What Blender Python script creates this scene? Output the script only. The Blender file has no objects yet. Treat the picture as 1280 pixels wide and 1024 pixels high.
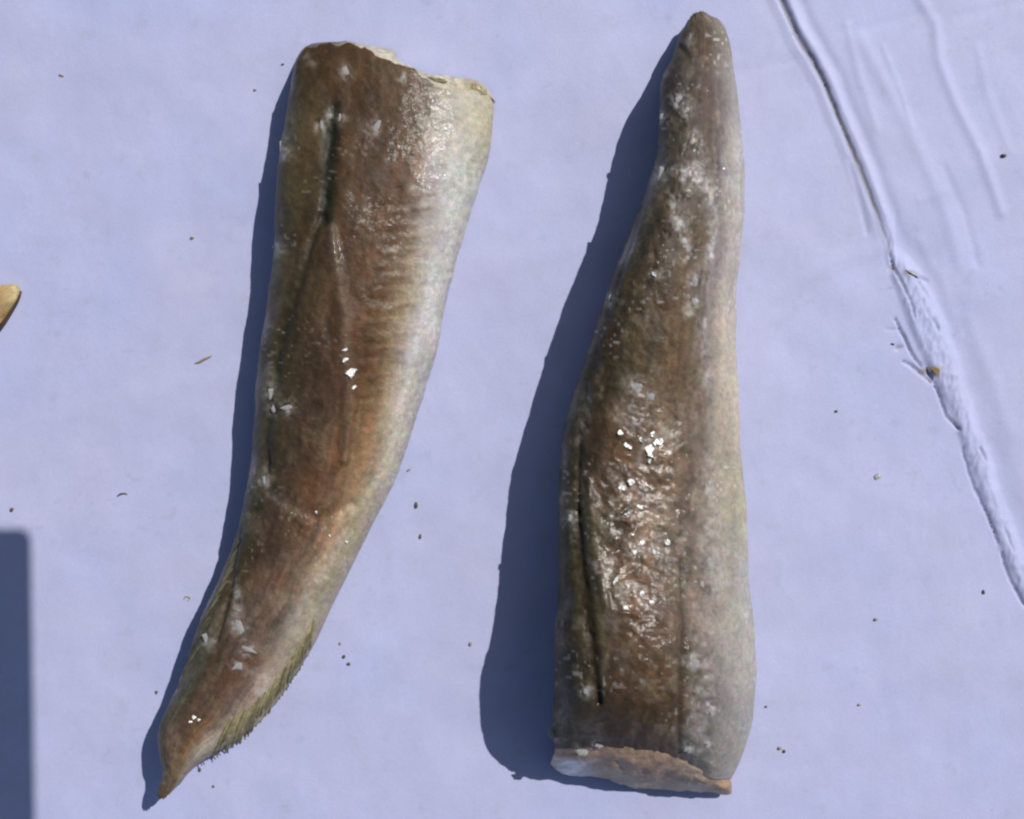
import bpy, bmesh, math, random
import numpy as np
from mathutils import Vector

# ------------------------------------------------------------------ scale
S = 0.42 / 1280.0            # metres per design unit (one unit ~ 0.33 mm on the cardboard)
HC = 1300.0                  # camera height in design units
CX, CY = 640.0, 512.0        # point under the camera
COT = 0.885                   # shadow length / height
SHD = (-0.65, 0.60)           # shadow direction (x right, y towards the viewer)

scene = bpy.context.scene
COL = scene.collection

# ------------------------------------------------------------------ camera
cam_d = bpy.data.cameras.new('camera')
cam = bpy.data.objects.new('camera', cam_d)
COL.objects.link(cam)
cam.location = (0, 0, HC * S)
cam.rotation_euler = (0, 0, 0)
cam_d.sensor_fit = 'HORIZONTAL'
cam_d.angle = 2 * math.atan(640.0 / HC)
cam_d.clip_start = 0.01
cam_d.clip_end = 50
scene.camera = cam

# ------------------------------------------------------------------ sky and sun
SUN_EL = math.atan(1 / COT)
_n = math.hypot(*SHD)
to_sun = Vector((-SHD[0] / _n * math.cos(SUN_EL), SHD[1] / _n * math.cos(SUN_EL), math.sin(SUN_EL)))
w = bpy.data.worlds.new('World')
scene.world = w
w.use_nodes = True
nt = w.node_tree
bg = nt.nodes['Background']
sky = nt.nodes.new('ShaderNodeTexSky')
sky.sky_type = 'NISHITA'
sky.sun_disc = False
sky.sun_elevation = SUN_EL
sky.sun_rotation = math.atan2(to_sun.x, to_sun.y)
nt.links.new(sky.outputs[0], bg.inputs[0])
bg.inputs[1].default_value = 0.062
sd = bpy.data.lights.new('sun', 'SUN')
sd.energy = 3.6
sd.angle = math.radians(0.5)
sd.color = (1.0, 0.97, 0.93)
sun = bpy.data.objects.new('sun', sd)
COL.objects.link(sun)
sun.rotation_euler = (-to_sun).to_track_quat('-Z', 'Y').to_euler()
sun.location = to_sun * 3

scene.view_settings.view_transform = 'Standard'
scene.view_settings.look = 'None'
scene.view_settings.gamma = 1
scene.view_settings.exposure = 0
scene.cycles.filter_width = 2.3

# ------------------------------------------------------------------ helpers
rng = np.random.default_rng(7)
random.seed(7)
KEXP = 0.92                  # converts a colour as photographed in sun to a base colour

def lin(c, k=KEXP):
    c = np.asarray(c, float) / 255.0
    l = np.where(c <= 0.04045, c / 12.92, ((c + 0.055) / 1.055) ** 2.4)
    return np.clip(l / k, 0.0, 0.95)

def world(px, py, pz):
    """design coordinates (as seen from above, at height pz) to metres"""
    f = (HC - pz) / HC
    return np.stack([(px - CX) * S * f, (CY - py) * S * f, pz * S], -1)

_perm = rng.permutation(4096)
_val = rng.random(4096) * 2 - 1
def vnoise(x, y):
    xi = np.floor(x).astype(int); yi = np.floor(y).astype(int)
    fx = x - xi; fy = y - yi
    fx = fx * fx * fx * (fx * (fx * 6 - 15) + 10); fy = fy * fy * fy * (fy * (fy * 6 - 15) + 10)
    def h(a, b): return _val[(_perm[(a & 4095)] + b * 57) & 4095]
    a = h(xi, yi); b = h(xi + 1, yi); c = h(xi, yi + 1); d = h(xi + 1, yi + 1)
    return (a * (1 - fx) + b * fx) * (1 - fy) + (c * (1 - fx) + d * fx) * fy
def fbm(x, y, o=4, g=0.5):
    s = 0; a = 1.0; n = 0
    for i in range(o):
        s = s + a * vnoise(x * 2 ** i + 17.3 * i, y * 2 ** i + 9.1 * i); n += a; a *= g
    return s / n
def sstep(a, b, x):
    t = np.clip((x - a) / (b - a), 0, 1); return t * t * (3 - 2 * t)

def polydist(px, py, pts):
    """distance, signed side, and parameter to a polyline"""
    best = np.full(px.shape, 1e9); side = np.zeros(px.shape); par = np.zeros(px.shape)
    n = len(pts) - 1
    for i in range(n):
        ax, ay = pts[i][:2]; bx, by = pts[i + 1][:2]
        dx, dy = bx - ax, by - ay
        L2 = dx * dx + dy * dy
        t = np.clip(((px - ax) * dx + (py - ay) * dy) / L2, 0, 1)
        d = np.hypot(px - ax - t * dx, py - ay - t * dy)
        m = d < best
        best = np.where(m, d, best)
        side = np.where(m, np.sign((px - ax) * dy - (py - ay) * dx), side)
        par = np.where(m, (i + t) / n, par)
    return best, side, par

def stroke(px, py, pts, width, soft=1.0, taper=True):
    d, s, p = polydist(px, py, pts)
    wd = width * (0.35 + 0.65 * np.sin(np.pi * np.clip(p, 0.06, 0.94)) ** 0.6) if taper else width
    return np.exp(-(d / wd) ** 2 * soft)

def resample(pts, n):
    """Catmull-Rom smoothed polyline resampled to n points by arc length"""
    p = np.asarray(pts, float)
    q = np.vstack([2 * p[0] - p[1], p, 2 * p[-1] - p[-2]])
    out = []
    for i in range(1, len(q) - 2):
        for t in np.linspace(0, 1, 16, endpoint=False):
            a, b, c, d = q[i - 1], q[i], q[i + 1], q[i + 2]
            out.append(0.5 * (2 * b + (c - a) * t + (2 * a - 5 * b + 4 * c - d) * t ** 2 + (3 * b - a - 3 * c + d) * t ** 3))
    out.append(q[-2]); out = np.array(out)
    L = np.r_[0, np.cumsum(np.hypot(*np.diff(out, axis=0).T))]
    s = np.linspace(0, L[-1], n)
    return np.stack([np.interp(s, L, out[:, 0]), np.interp(s, L, out[:, 1])], -1)

def mesh_obj(name, verts, faces, mat, parent=None, col=None, extra=None, smooth=True):
    me = bpy.data.meshes.new(name)
    verts = np.asarray(verts, np.float32)
    if isinstance(faces, np.ndarray) and faces.ndim == 2:
        k = faces.shape[1]
        me.vertices.add(len(verts)); me.vertices.foreach_set('co', verts.ravel())
        me.loops.add(faces.size); me.loops.foreach_set('vertex_index', faces.ravel().astype(np.int32))
        me.polygons.add(len(faces))
        me.polygons.foreach_set('loop_start', np.arange(0, faces.size, k, dtype=np.int32))
        me.polygons.foreach_set('loop_total', np.full(len(faces), k, np.int32))
        me.update(calc_edges=True)
    else:
        me.from_pydata([tuple(map(float, v)) for v in verts], [], [tuple(map(int, f)) for f in faces])
    me.validate()
    if smooth: me.polygons.foreach_set('use_smooth', np.ones(len(me.polygons), bool))
    if col is not None:
        a = me.attributes.new('tint', 'FLOAT_COLOR', 'POINT')
        a.data.foreach_set('color', np.concatenate([col, np.ones((len(col), 1))], 1).astype(np.float32).ravel())
    for k, v in (extra or {}).items():
        a = me.attributes.new(k, 'FLOAT', 'POINT'); a.data.foreach_set('value', v.astype(np.float32).ravel())
    me.materials.append(mat)
    o = bpy.data.objects.new(name, me); COL.objects.link(o)
    if parent is not None: o.parent = parent
    return o

def grid_faces(n, m, wrap=False):
    i = np.arange(n - 1)[:, None]; j = np.arange(m if wrap else m - 1)[None, :]
    j2 = (j + 1) % m
    f = np.stack([i * m + j, i * m + j2, (i + 1) * m + j2, (i + 1) * m + j], -1)
    return f.reshape(-1, 4)

def thing(name, label, cat, loc=(0, 0, 0), group=None):
    o = bpy.data.objects.new(name, None); COL.objects.link(o)
    o.location = loc; o.empty_display_size = 0.01
    o['label'] = label; o['category'] = cat
    if group: o['group'] = group
    return o
def tag(o, label, cat, group=None):
    o['label'] = label; o['category'] = cat
    if group: o['group'] = group
    return o

# ------------------------------------------------------------------ materials
def new_mat(name):
    m = bpy.data.materials.new(name); m.use_nodes = True
    return m, m.node_tree, m.node_tree.nodes['Principled BSDF']

def node(t, kind, **kw):
    n = t.nodes.new(kind)
    for k, v in kw.items(): setattr(n, k, v)
    return n

def noise_node(t, scale, detail=4, rough=0.55, vec=None):
    n = node(t, 'ShaderNodeTexNoise'); n.inputs['Scale'].default_value = scale
    n.inputs['Detail'].default_value = detail; n.inputs['Roughness'].default_value = rough
    if vec is not None: t.links.new(vec, n.inputs['Vector'])
    return n

def math_node(t, op, a, b=None):
    n = node(t, 'ShaderNodeMath', operation=op)
    for i, v in enumerate((a, b)):
        if v is None: continue
        if isinstance(v, (int, float)): n.inputs[i].default_value = v
        else: t.links.new(v, n.inputs[i])
    return n.outputs[0]

def skin_material(name, gloss_rough=0.12, mottle=0.5, bump=0.45, sss=0.12):
    """wet frozen skin: tint attribute x fine mottling, icy clear coat, 'ice' attribute for the glaze"""
    m, t, p = new_mat(name)
    tc = node(t, 'ShaderNodeTexCoord')
    at = node(t, 'ShaderNodeAttribute', attribute_name='tint')
    ic = node(t, 'ShaderNodeAttribute', attribute_name='ice')
    n1 = noise_node(t, 420, 6, 0.65, tc.outputs['Object'])
    n2 = noise_node(t, 1500, 3, 0.6, tc.outputs['Object'])
    mr = node(t, 'ShaderNodeMapRange'); mr.inputs[1].default_value = 0.25; mr.inputs[2].default_value = 0.75
    mr.inputs[3].default_value = 1 - mottle * 0.55; mr.inputs[4].default_value = 1 + mottle * 0.55
    t.links.new(n1.outputs[0], mr.inputs[0])
    mr2 = node(t, 'ShaderNodeMapRange'); mr2.inputs[1].default_value = 0.25; mr2.inputs[2].default_value = 0.75
    mr2.inputs[3].default_value = 1 - mottle * 0.35; mr2.inputs[4].default_value = 1 + mottle * 0.35
    t.links.new(n2.outputs[0], mr2.inputs[0])
    f = math_node(t, 'MULTIPLY', mr.outputs[0], mr2.outputs[0])
    mx = node(t, 'ShaderNodeVectorMath', operation='SCALE')
    t.links.new(at.outputs['Color'], mx.inputs[0]); t.links.new(f, mx.inputs['Scale'])
    t.links.new(mx.outputs[0], p.inputs['Base Color'])
    p.inputs['Roughness'].default_value = 0.5
    p.inputs['Specular IOR Level'].default_value = 0.22
    p.inputs['Subsurface Weight'].default_value = sss
    p.inputs['Subsurface Radius'].default_value = (0.004, 0.0025, 0.0015)
    p.inputs['Subsurface Scale'].default_value = 0.6
    t.links.new(math_node(t, 'MULTIPLY', ic.outputs['Fac'], 0.9), p.inputs['Coat Weight'])
    p.inputs['Coat Roughness'].default_value = gloss_rough
    p.inputs['Coat IOR'].default_value = 1.4
    # relief
    b1 = node(t, 'ShaderNodeBump'); b1.inputs['Strength'].default_value = bump; b1.inputs['Distance'].default_value = 0.0006
    b2 = node(t, 'ShaderNodeBump'); b2.inputs['Strength'].default_value = bump; b2.inputs['Distance'].default_value = 0.00035
    t.links.new(n1.outputs[0], b1.inputs['Height']); t.links.new(n2.outputs[0], b2.inputs['Height'])
    t.links.new(b1.outputs[0], b2.inputs['Normal'])
    t.links.new(b2.outputs[0], p.inputs['Normal'])
    # the ice glaze has its own, more faceted relief
    vo = node(t, 'ShaderNodeTexVoronoi'); vo.inputs['Scale'].default_value = 330
    t.links.new(tc.outputs['Object'], vo.inputs['Vector'])
    n3 = noise_node(t, 260, 5, 0.6, tc.outputs['Object'])
    hh = math_node(t, 'ADD', math_node(t, 'MULTIPLY', vo.outputs['Distance'], 0.5), n3.outputs[0])
    b3 = node(t, 'ShaderNodeBump'); b3.inputs['Strength'].default_value = 0.7; b3.inputs['Distance'].default_value = 0.0009
    t.links.new(hh, b3.inputs['Height']); t.links.new(b3.outputs[0], p.inputs['Coat Normal'])
    return m

M_skin = skin_material('frozen_skin')
M_flesh = skin_material('cut_flesh', 0.3, 0.5, 0.7, 0.2)
M_fin = skin_material('fin_ray_skin', 0.3, 0.7, 0.4, 0.05)

def ice_material():
    m, t, p = new_mat('ice_chip')
    tc = node(t, 'ShaderNodeTexCoord')
    n = noise_node(t, 900, 4, 0.6, tc.outputs['Object'])
    cr = node(t, 'ShaderNodeValToRGB')
    cr.color_ramp.elements[0].color = (0.22, 0.21, 0.20, 1); cr.color_ramp.elements[1].color = (0.62, 0.61, 0.60, 1)
    cr.color_ramp.elements[0].position = 0.3; cr.color_ramp.elements[1].position = 0.7
    t.links.new(n.outputs[0], cr.inputs[0]); t.links.new(cr.outputs[0], p.inputs['Base Color'])
    p.inputs['Roughness'].default_value = 0.3; p.inputs['IOR'].default_value = 1.31
    p.inputs['Transmission Weight'].default_value = 0.15
    p.inputs['Subsurface Weight'].default_value = 0.2; p.inputs['Subsurface Scale'].default_value = 0.001
    b = node(t, 'ShaderNodeBump'); b.inputs['Strength'].default_value = 0.5; b.inputs['Distance'].default_value = 0.0006
    t.links.new(n.outputs[0], b.inputs['Height']); t.links.new(b.outputs[0], p.inputs['Normal'])
    return m
M_ice = ice_material()

def paper_material():
    m, t, p = new_mat('white_cardboard')
    tc = node(t, 'ShaderNodeTexCoord')
    at = node(t, 'ShaderNodeAttribute', attribute_name='tint')
    n1 = noise_node(t, 60, 5, 0.6, tc.outputs['Object'])
    n2 = noise_node(t, 900, 4, 0.6, tc.outputs['Object'])
    mr = node(t, 'ShaderNodeMapRange'); mr.inputs[1].default_value = 0.3; mr.inputs[2].default_value = 0.7
    mr.inputs[3].default_value = 0.96; mr.inputs[4].default_value = 1.04
    t.links.new(n1.outputs[0], mr.inputs[0])
    mr2 = node(t, 'ShaderNodeMapRange'); mr2.inputs[1].default_value = 0.3; mr2.inputs[2].default_value = 0.7
    mr2.inputs[3].default_value = 0.965; mr2.inputs[4].default_value = 1.035
    t.links.new(n2.outputs[0], mr2.inputs[0])
    f = math_node(t, 'MULTIPLY', mr.outputs[0], mr2.outputs[0])
    mx = node(t, 'ShaderNodeVectorMath', operation='SCALE')
    t.links.new(at.outputs['Color'], mx.inputs[0]); t.links.new(f, mx.inputs['Scale'])
    t.links.new(mx.outputs[0], p.inputs['Base Color'])
    p.inputs['Roughness'].default_value = 0.62
    p.inputs['Specular IOR Level'].default_value = 0.3
    b = node(t, 'ShaderNodeBump'); b.inputs['Strength'].default_value = 0.2; b.inputs['Distance'].default_value = 0.0004
    t.links.new(n2.outputs[0], b.inputs['Height']); t.links.new(b.outputs[0], p.inputs['Normal'])
    return m
M_paper = paper_material()

def plain(name, c, rough=0.6, var=0.25, scale=700):
    m, t, p = new_mat(name)
    tc = node(t, 'ShaderNodeTexCoord')
    n = noise_node(t, scale, 4, 0.6, tc.outputs['Object'])
    cr = node(t, 'ShaderNodeValToRGB')
    c = lin(c)
    cr.color_ramp.elements[0].color = (*(c * (1 - var)), 1); cr.color_ramp.elements[1].color = (*np.clip(c * (1 + var), 0, .95), 1)
    cr.color_ramp.elements[0].position = 0.3; cr.color_ramp.elements[1].position = 0.7
    t.links.new(n.outputs[0], cr.inputs[0]); t.links.new(cr.outputs[0], p.inputs['Base Color'])
    p.inputs['Roughness'].default_value = rough
    return m
M_crumb_dark = plain('dark_crumb', (86, 78, 60))
M_crumb_tan = plain('tan_crumb', (150, 138, 108))
M_crumb_pale = plain('pale_flake', (165, 166, 160), 0.35)
M_kraft = plain('torn_kraft', (150, 125, 85), 0.8)
M_slab = plain('dark_plastic', (40, 40, 44), 0.4)
M_glass = plain('dark_glass', (18, 18, 22), 0.1)

# ------------------------------------------------------------------ cardboard sheet
CREASE = [(966, -30), (995, 40), (1030, 100), (1062, 180), (1090, 250), (1112, 315), (1119, 345), (1138, 400),
          (1165, 462), (1190, 508), (1210, 560), (1232, 620), (1254, 680), (1285, 755), (1340, 880)]
CREASE2 = [(1118, 318), (1142, 342), (1172, 400), (1196, 470), (1216, 535), (1242, 610), (1272, 690), (1310, 770), (1370, 900)]
CRACKS = (([(1113, 318), (1118, 336), (1126, 352), (1136, 374), (1143, 398)], 2.6, 1.5), ([(1119, 398), (1125, 412), (1132, 425), (1140, 442), (1151, 458)], 2.8, 1.6),
          ([(1129, 452), (1140, 458), (1150, 466), (1164, 478)], 2.6, 1.7), ([(1168, 478), (1176, 500), (1184, 520), (1200, 538)], 2.6, 1.5),
          ([(1203, 560), (1212, 590), (1224, 622), (1238, 650), (1250, 680)], 2.0, 1.5), ([(1254, 692), (1262, 720), (1276, 748), (1296, 775)], 2.2, 1.7),
          ([(1225, 560), (1232, 576)], 2.0, 1.6), ([(1256, 660), (1268, 690)], 1.4, 1.5), ([(1142, 344), (1156, 366), (1160, 372)], 1.2, 2.2), ([(1164, 398), (1172, 414)], 1.3, 1.6),
          ([(1136, 341), (1146, 345), (1160, 352)], 1.6, 2.0), ([(1106, 411), (1122, 412)], .8, 1.5), ([(1120, 436), (1130, 433)], 1.2, 1.5))
def paper_height(px, py):
    z = 2.6 * np.sin((py + 0.22 * px) / 33.0 + 1.3 * fbm(px / 300, py / 300, 2)) * (0.18 + 0.22 * fbm(px / 250 + 5, py / 250, 2))
    z = z + 3.6 * fbm(px / 210, py / 170 + 40, 3) + 0.35 * fbm(px / 26 + 3, py / 40, 3)
    d, s, p = polydist(px, py, CREASE); sd_ = d * s * -1       # + on the right-hand side
    sd_ = np.where(px > np.interp(py, [c[1] for c in CREASE], [c[0] for c in CREASE]), d, -d)
    sd_ = sd_ + 1.6 * fbm(px / 30, py / 30, 3)
    up = 1 - sstep(255, 330, py)
    dn = 1 - up
    wv = 0.75 + 0.5 * fbm(py / 38, px * 0 + 3.3, 3)
    jag = 1.1 * fbm(py / 9 + 3, px * 0 + 1, 3)
    gw = (3.6 + 2.0 * fbm(py / 30 + 9, px * 0 + 2, 2)) * (1 - .55 * sstep(110, 300, py))
    groove = np.clip(1 - np.abs(sd_ + jag) / gw, 0, 1) ** .8
    z = z + up * (-4.6 * groove * (1 - 0.5 * sstep(120, 300, py)) + 2.3 * np.clip(1 - np.abs(sd_ - 8.5) / 7, 0, 1) + 1.6 * np.clip(1 - np.abs(sd_ + 8) / 10, 0, 1)
                  - 1.6 * np.exp(-((sd_ - 21) / 7) ** 2))
    # lower down the fold is a crushed ridge with hairline splits
    c2x = np.interp(py, [c[1] for c in CREASE2], [c[0] for c in CREASE2])
    d2, _, _ = polydist(px, py, CREASE2); sd2 = np.where(px > c2x, d2, -d2) + 2.5 * fbm(px / 24 + 8, py / 24, 3)
    ridge = sstep(-7, 4, sd_) * (1 - sstep(-4, 13, sd2))
    crump = np.abs(fbm(px / 11 + .4 * py / 11, py / 30 + 2, 3)) + .6 * np.abs(fbm(px / 6 + 30, py / 14, 2))
    z = z + dn * (3.6 * ridge + ridge * 2.6 * (.35 - crump) - 1.7 * np.exp(-((sd2 - 17) / 15) ** 2))
    for pts, a, wd in CRACKS:
        z = z - 1.5 * a * stroke(px + 1.2 * fbm(px / 7, py / 7, 2), py, pts, wd)
    for pts, a, wd in (([(1140, -20), (1170, 30), (1174, 75), (1195, 130), (1225, 190), (1252, 265)], 1.7, 7),
                       ([(1075, 45), (1110, 110), (1150, 190), (1182, 265), (1200, 330)], 1.1, 9),
                       ([(1058, 30), (1075, 95), (1095, 160)], 0.9, 6), ([(1062, 200), (1078, 260), (1085, 290)], -1.0, 4),
                       ([(900, 430), (960, 372), (1050, 325), (1100, 310)], 1.2, 12), ([(-20, 548), (120, 510), (250, 478), (330, 470)], 0.8, 16),
                       ([(1060, 40), (1130, 22), (1160, 15)], -0.8, 8), ([(840, 18), (850, 8), (870, -20)], 0.9, 5),
                       ([(1105, 60), (1128, 118), (1140, 160)], .5, 4), ([(1180, 210), (1206, 268), (1222, 330)], -.7, 5), ([(1222, 60), (1236, 120), (1262, 190)], .6, 6),
                       ([(1198, 20), (1230, 14), (1285, -2)], -.6, 7), ([(1150, 300), (1178, 352), (1200, 420)], .7, 7), ([(1210, 400), (1240, 470), (1262, 540)], .6, 9),
                       ([(1150, 250), (1166, 246), (1180, 238)], .5, 5), ([(1190, 330), (1230, 322), (1290, 300)], -.5, 9), ([(985, 80), (1002, 72), (1020, 66)], -.5, 5),
                       ([(930, 90), (965, 78), (1000, 70)], -.5, 7), ([(620, 330), (700, 318), (760, 300)], .5, 14), ([(1000, 560), (1080, 620), (1150, 640)], .5, 16)):
        z = z + a * stroke(px, py, pts, wd, taper=False)
    for (tx, ty, r, dz) in ((1116, 336, 4, -3), (1136, 341, 6, 2.5), (1163, 466, 7, -4), (1171, 464, 4, 2.5), (1122, 434, 4, -1.5)):
        z = z + dz * np.exp(-((px - tx) ** 2 + (py - ty) ** 2) / r ** 2)
    return z - 2.0

def axis(lo, hi, fine_lo, fine_hi, step):
    c = np.arange(fine_lo, fine_hi + 0.1, step)
    a = fine_lo - np.cumsum(np.geomspace(step * 1.5, 160, 26))
    b = fine_hi + np.cumsum(np.geomspace(step * 1.5, 160, 26))
    return np.r_[a[a > lo][::-1], c, b[b < hi]]
gx = np.r_[axis(-1000, 0, -30, 940, 3.0)[:-1]]
gx = gx[gx < 940]
gx = np.r_[gx, np.arange(940, 1300, 1.6), 1300 + np.cumsum(np.geomspace(2.5, 160, 26))]
gy = axis(-1000, 2000, -30, 1054, 2.2)
PX, PY = np.meshgrid(gx, gy)
PZ = paper_height(PX, PY)
xyz = np.stack([(PX - CX) * S, (CY - PY) * S, PZ * S], -1).reshape(-1, 3)
pc = np.broadcast_to(lin((175.5, 178.5, 210)), PX.shape + (3,)).copy()
tn = fbm(PX / 120, PY / 120 + 77, 3)[..., None]
pc *= 1 + tn * np.array([0.05, 0.0, -0.03])
dirt = sstep(0.45, 0.7, fbm(PX / 22 + 31, PY / 22, 4))[..., None]
pc *= 1 - dirt * np.array([0.06, 0.05, 0.08])
# rows of tiny stains along the left part
st = sstep(0.4, 0.65, fbm(PX / 9.0, PY / 6.0, 3)) * sstep(0.1, 0.5, fbm(PX / 90 + 3, PY / 60, 2))
pc *= 1 - st[..., None] * np.array([0.07, 0.08, 0.11])
kraft = lin((140, 118, 82))
for (tx, ty, rx, ry, k) in ((1116, 336, 2.5, 4, .8), (1136, 341, 7, 2.6, .9), (1157, 464, 7, 3.4, .75), (1168, 463, 6, 3, .9), (1175, 460, 4, 2, .5), (1122, 434, 4, 1.6, .6), (1113, 360, 3, 1.5, .5)):
    mk = np.exp(-((PX - tx) / rx) ** 2 - ((PY - ty) / ry) ** 2)[..., None] * k
    pc = pc * (1 - mk) + kraft * mk
# greyer tone along the bottom of the split fold
dC, _, pC = polydist(PX, PY, CREASE)
mk = (np.exp(-(dC / 3.2) ** 2) * (1 - sstep(240, 330, PY)) * 0.8)[..., None]
pc = pc * (1 - mk) + lin((118, 114, 108)) * mk
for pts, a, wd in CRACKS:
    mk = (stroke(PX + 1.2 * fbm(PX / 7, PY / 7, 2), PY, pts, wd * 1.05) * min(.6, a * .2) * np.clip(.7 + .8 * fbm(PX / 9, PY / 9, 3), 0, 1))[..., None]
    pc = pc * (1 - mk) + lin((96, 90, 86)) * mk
sheet = mesh_obj('cardboard_surface', xyz, grid_faces(*PX.shape)[:, ::-1], M_paper, col=pc.reshape(-1, 3))
sheet['kind'] = 'structure'

def paper_z(px, py):
    return float(paper_height(np.array([float(px)]), np.array([float(py)]))[0])

# ------------------------------------------------------------------ fish bodies
def bilinear_table(tt, uu, trow, ucol, table):
    T = np.asarray(table, float)
    ti = np.clip(np.searchsorted(trow, tt) - 1, 0, len(trow) - 2)
    ui = np.clip(np.searchsorted(ucol, uu) - 1, 0, len(ucol) - 2)
    trow = np.asarray(trow); ucol = np.asarray(ucol)
    a = np.clip((tt - trow[ti]) / (trow[ti + 1] - trow[ti]), 0, 1); b = np.clip((uu - ucol[ui]) / (ucol[ui + 1] - ucol[ui]), 0, 1)
    a = a * a * (3 - 2 * a); a = a[..., None]; b = b[..., None]
    return (T[ti, ui] * (1 - b) + T[ti, ui + 1] * b) * (1 - a) + (T[ti + 1, ui] * (1 - b) + T[ti + 1, ui + 1] * b) * a

class Body:
    """closed surface lofted between a left and a right outline, with a superellipse section"""
    def __init__(s, left, right, top, bottom, hkey, crest, nL, nR, zsL, zsR, lift=None, nt_=560, nu=170, nb=26):
        s.L = resample(left, nt_); s.R = resample(right, nt_)
        t = np.linspace(0, 1, nt_)
        fu = np.pi * np.linspace(0, 1, nu)
        xu = -np.cos(fu)
        fb = np.pi * np.linspace(0, 1, nb + 2)[1:-1]
        xb = np.cos(fb)
        x = np.r_[xu, xb]
        s.nup = nu
        X, T = np.meshgrid(x, t)
        U = (X + 1) / 2
        TP = resample(top, 200); BT = resample(bottom, 200)
        up = np.linspace(0, 1, 200)
        def ev(c, u): return np.stack([np.interp(u, up, c[:, 0]), np.interp(u, up, c[:, 1])], -1)
        Lc = s.L[:, None, :]; Rc = s.R[:, None, :]
        u3 = U[..., None]; t3 = T[..., None]
        P = (1 - u3) * Lc + u3 * Rc
        # end curves blended in only near the ends
        fl = np.exp(-T / 0.06)[..., None]; fr = np.exp(-(1 - T) / 0.06)[..., None]
        P = P + fl * (ev(TP, U) - ((1 - u3) * TP[0] + u3 * TP[-1])) + fr * (ev(BT, U) - ((1 - u3) * BT[0] + u3 * BT[-1]))
        rag = 4.0 * fbm(U * 26 + 5, T * 0 + left[0][0], 4) * np.sin(np.pi * U) ** .4
        P[..., 1] += rag * (np.exp(-T / .012) - np.exp(-(1 - T) / .012))
        h = np.interp(T, [k[0] for k in hkey], [k[1] for k in hkey])
        k_ = np.ones(31) / 31
        hp = np.pad(h[:, 0], 15, mode='edge'); hs = np.convolve(hp, k_, 'valid')
        hs[:8] = h[:8, 0]; hs[-8:] = h[-8:, 0]
        h = np.broadcast_to(hs[:, None], T.shape)
        c = np.interp(T, *crest) if isinstance(crest, tuple) else crest
        q = np.where(X < c, (c - X) / (c + 1), (X - c) / (1 - c)); q = np.clip(q, 0, 1)
        n = np.where(X < c, nL, nR)
        zs = np.where(X < c, zsL, zsR) + 0 * T
        zu = zs + (1 - zs) * (1 - q ** n) ** (1 / n)
        zb = zs * (1 - (1 - q ** 3.0) ** (1 / 3.0))
        up_mask = np.zeros(len(x), bool); up_mask[:nu] = True
        s.upm = np.broadcast_to(up_mask[None, :], T.shape)
        Z = np.where(s.upm, zu, zb) * h
        if lift: Z = Z + np.interp(T, [k[0] for k in lift], [k[1] for k in lift])
        # underside draws in a little
        s.U, s.T, s.X = U, T, X
        s.px, s.py, s.pz = P[..., 0].copy(), P[..., 1].copy(), Z
        s.h = h
    def displace(s, d):
        P = np.stack([s.px, s.py, s.pz], -1)
        dt = np.gradient(P, axis=0)
        du = (np.roll(P, -1, 1) - np.roll(P, 1, 1))
        n = np.cross(dt, du); n /= np.linalg.norm(n, axis=-1, keepdims=True) + 1e-9
        c = P[:, :s.nup].mean(1, keepdims=True); c[..., 2] *= 0.4
        sg = np.sign(((P - c) * n).sum(-1).mean())
        n *= sg
        P = P + n * d[..., None]
        s.px, s.py, s.pz = P[..., 0], P[..., 1], np.maximum(P[..., 2], 0.3)
    def build(s, name, mat, parent, col, ice):
        V = world(s.px, s.py, s.pz)
        n, m = s.px.shape
        f = grid_faces(n, m, True)
        if sum(1 for _ in [0]) and True:
            pass
        V = V.reshape(-1, 3)
        c0 = V[:m].mean(0); c1 = V[-m:].mean(0)
        V = np.vstack([V, c0, c1])
        j = np.arange(m); j2 = (j + 1) % m
        cap0 = np.stack([j2, j, np.full(m, n * m)], -1); cap1 = np.stack([(n - 1) * m + j, (n - 1) * m + j2, np.full(m, n * m + 1)], -1)
        cc = col.reshape(-1, 3); cc = np.vstack([cc, cc[0], cc[-1]])
        ic = np.r_[ice.ravel(), 0.3, 0.3]
        me = bpy.data.meshes.new(name)
        loops = np.r_[f.ravel(), cap0.ravel(), cap1.ravel()].astype(np.int32)
        tot = np.r_[np.full(len(f), 4), np.full(2 * m, 3)].astype(np.int32)
        me.vertices.add(len(V)); me.vertices.foreach_set('co', V.astype(np.float32).ravel())
        me.loops.add(len(loops)); me.loops.foreach_set('vertex_index', loops)
        me.polygons.add(len(tot)); me.polygons.foreach_set('loop_start', np.r_[0, np.cumsum(tot)[:-1]].astype(np.int32))
        me.polygons.foreach_set('loop_total', tot)
        me.update(calc_edges=True); me.validate()
        me.polygons.foreach_set('use_smooth', np.ones(len(tot), bool))
        import bmesh
        bm = bmesh.new(); bm.from_mesh(me); bmesh.ops.recalc_face_normals(bm, faces=bm.faces); bm.to_mesh(me); bm.free()
        a = me.attributes.new('tint', 'FLOAT_COLOR', 'POINT')
        a.data.foreach_set('color', np.concatenate([cc, np.ones((len(cc), 1))], 1).astype(np.float32).ravel())
        a = me.attributes.new('ice', 'FLOAT', 'POINT'); a.data.foreach_set('value', ic.astype(np.float32))
        me.materials.append(mat)
        o = bpy.data.objects.new(name, me); COL.objects.link(o); o.parent = parent
        return o
    def surf(s, x, y):
        """height of the upper surface nearest a design point"""
        d = (s.px[:, :s.nup] - x) ** 2 + (s.py[:, :s.nup] - y) ** 2
        i, j = np.unravel_index(np.argmin(d), d.shape)
        return s.pz[i, j]

UC = [0, .12, .25, .4, .5, .62, .75, .88, 1]

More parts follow.
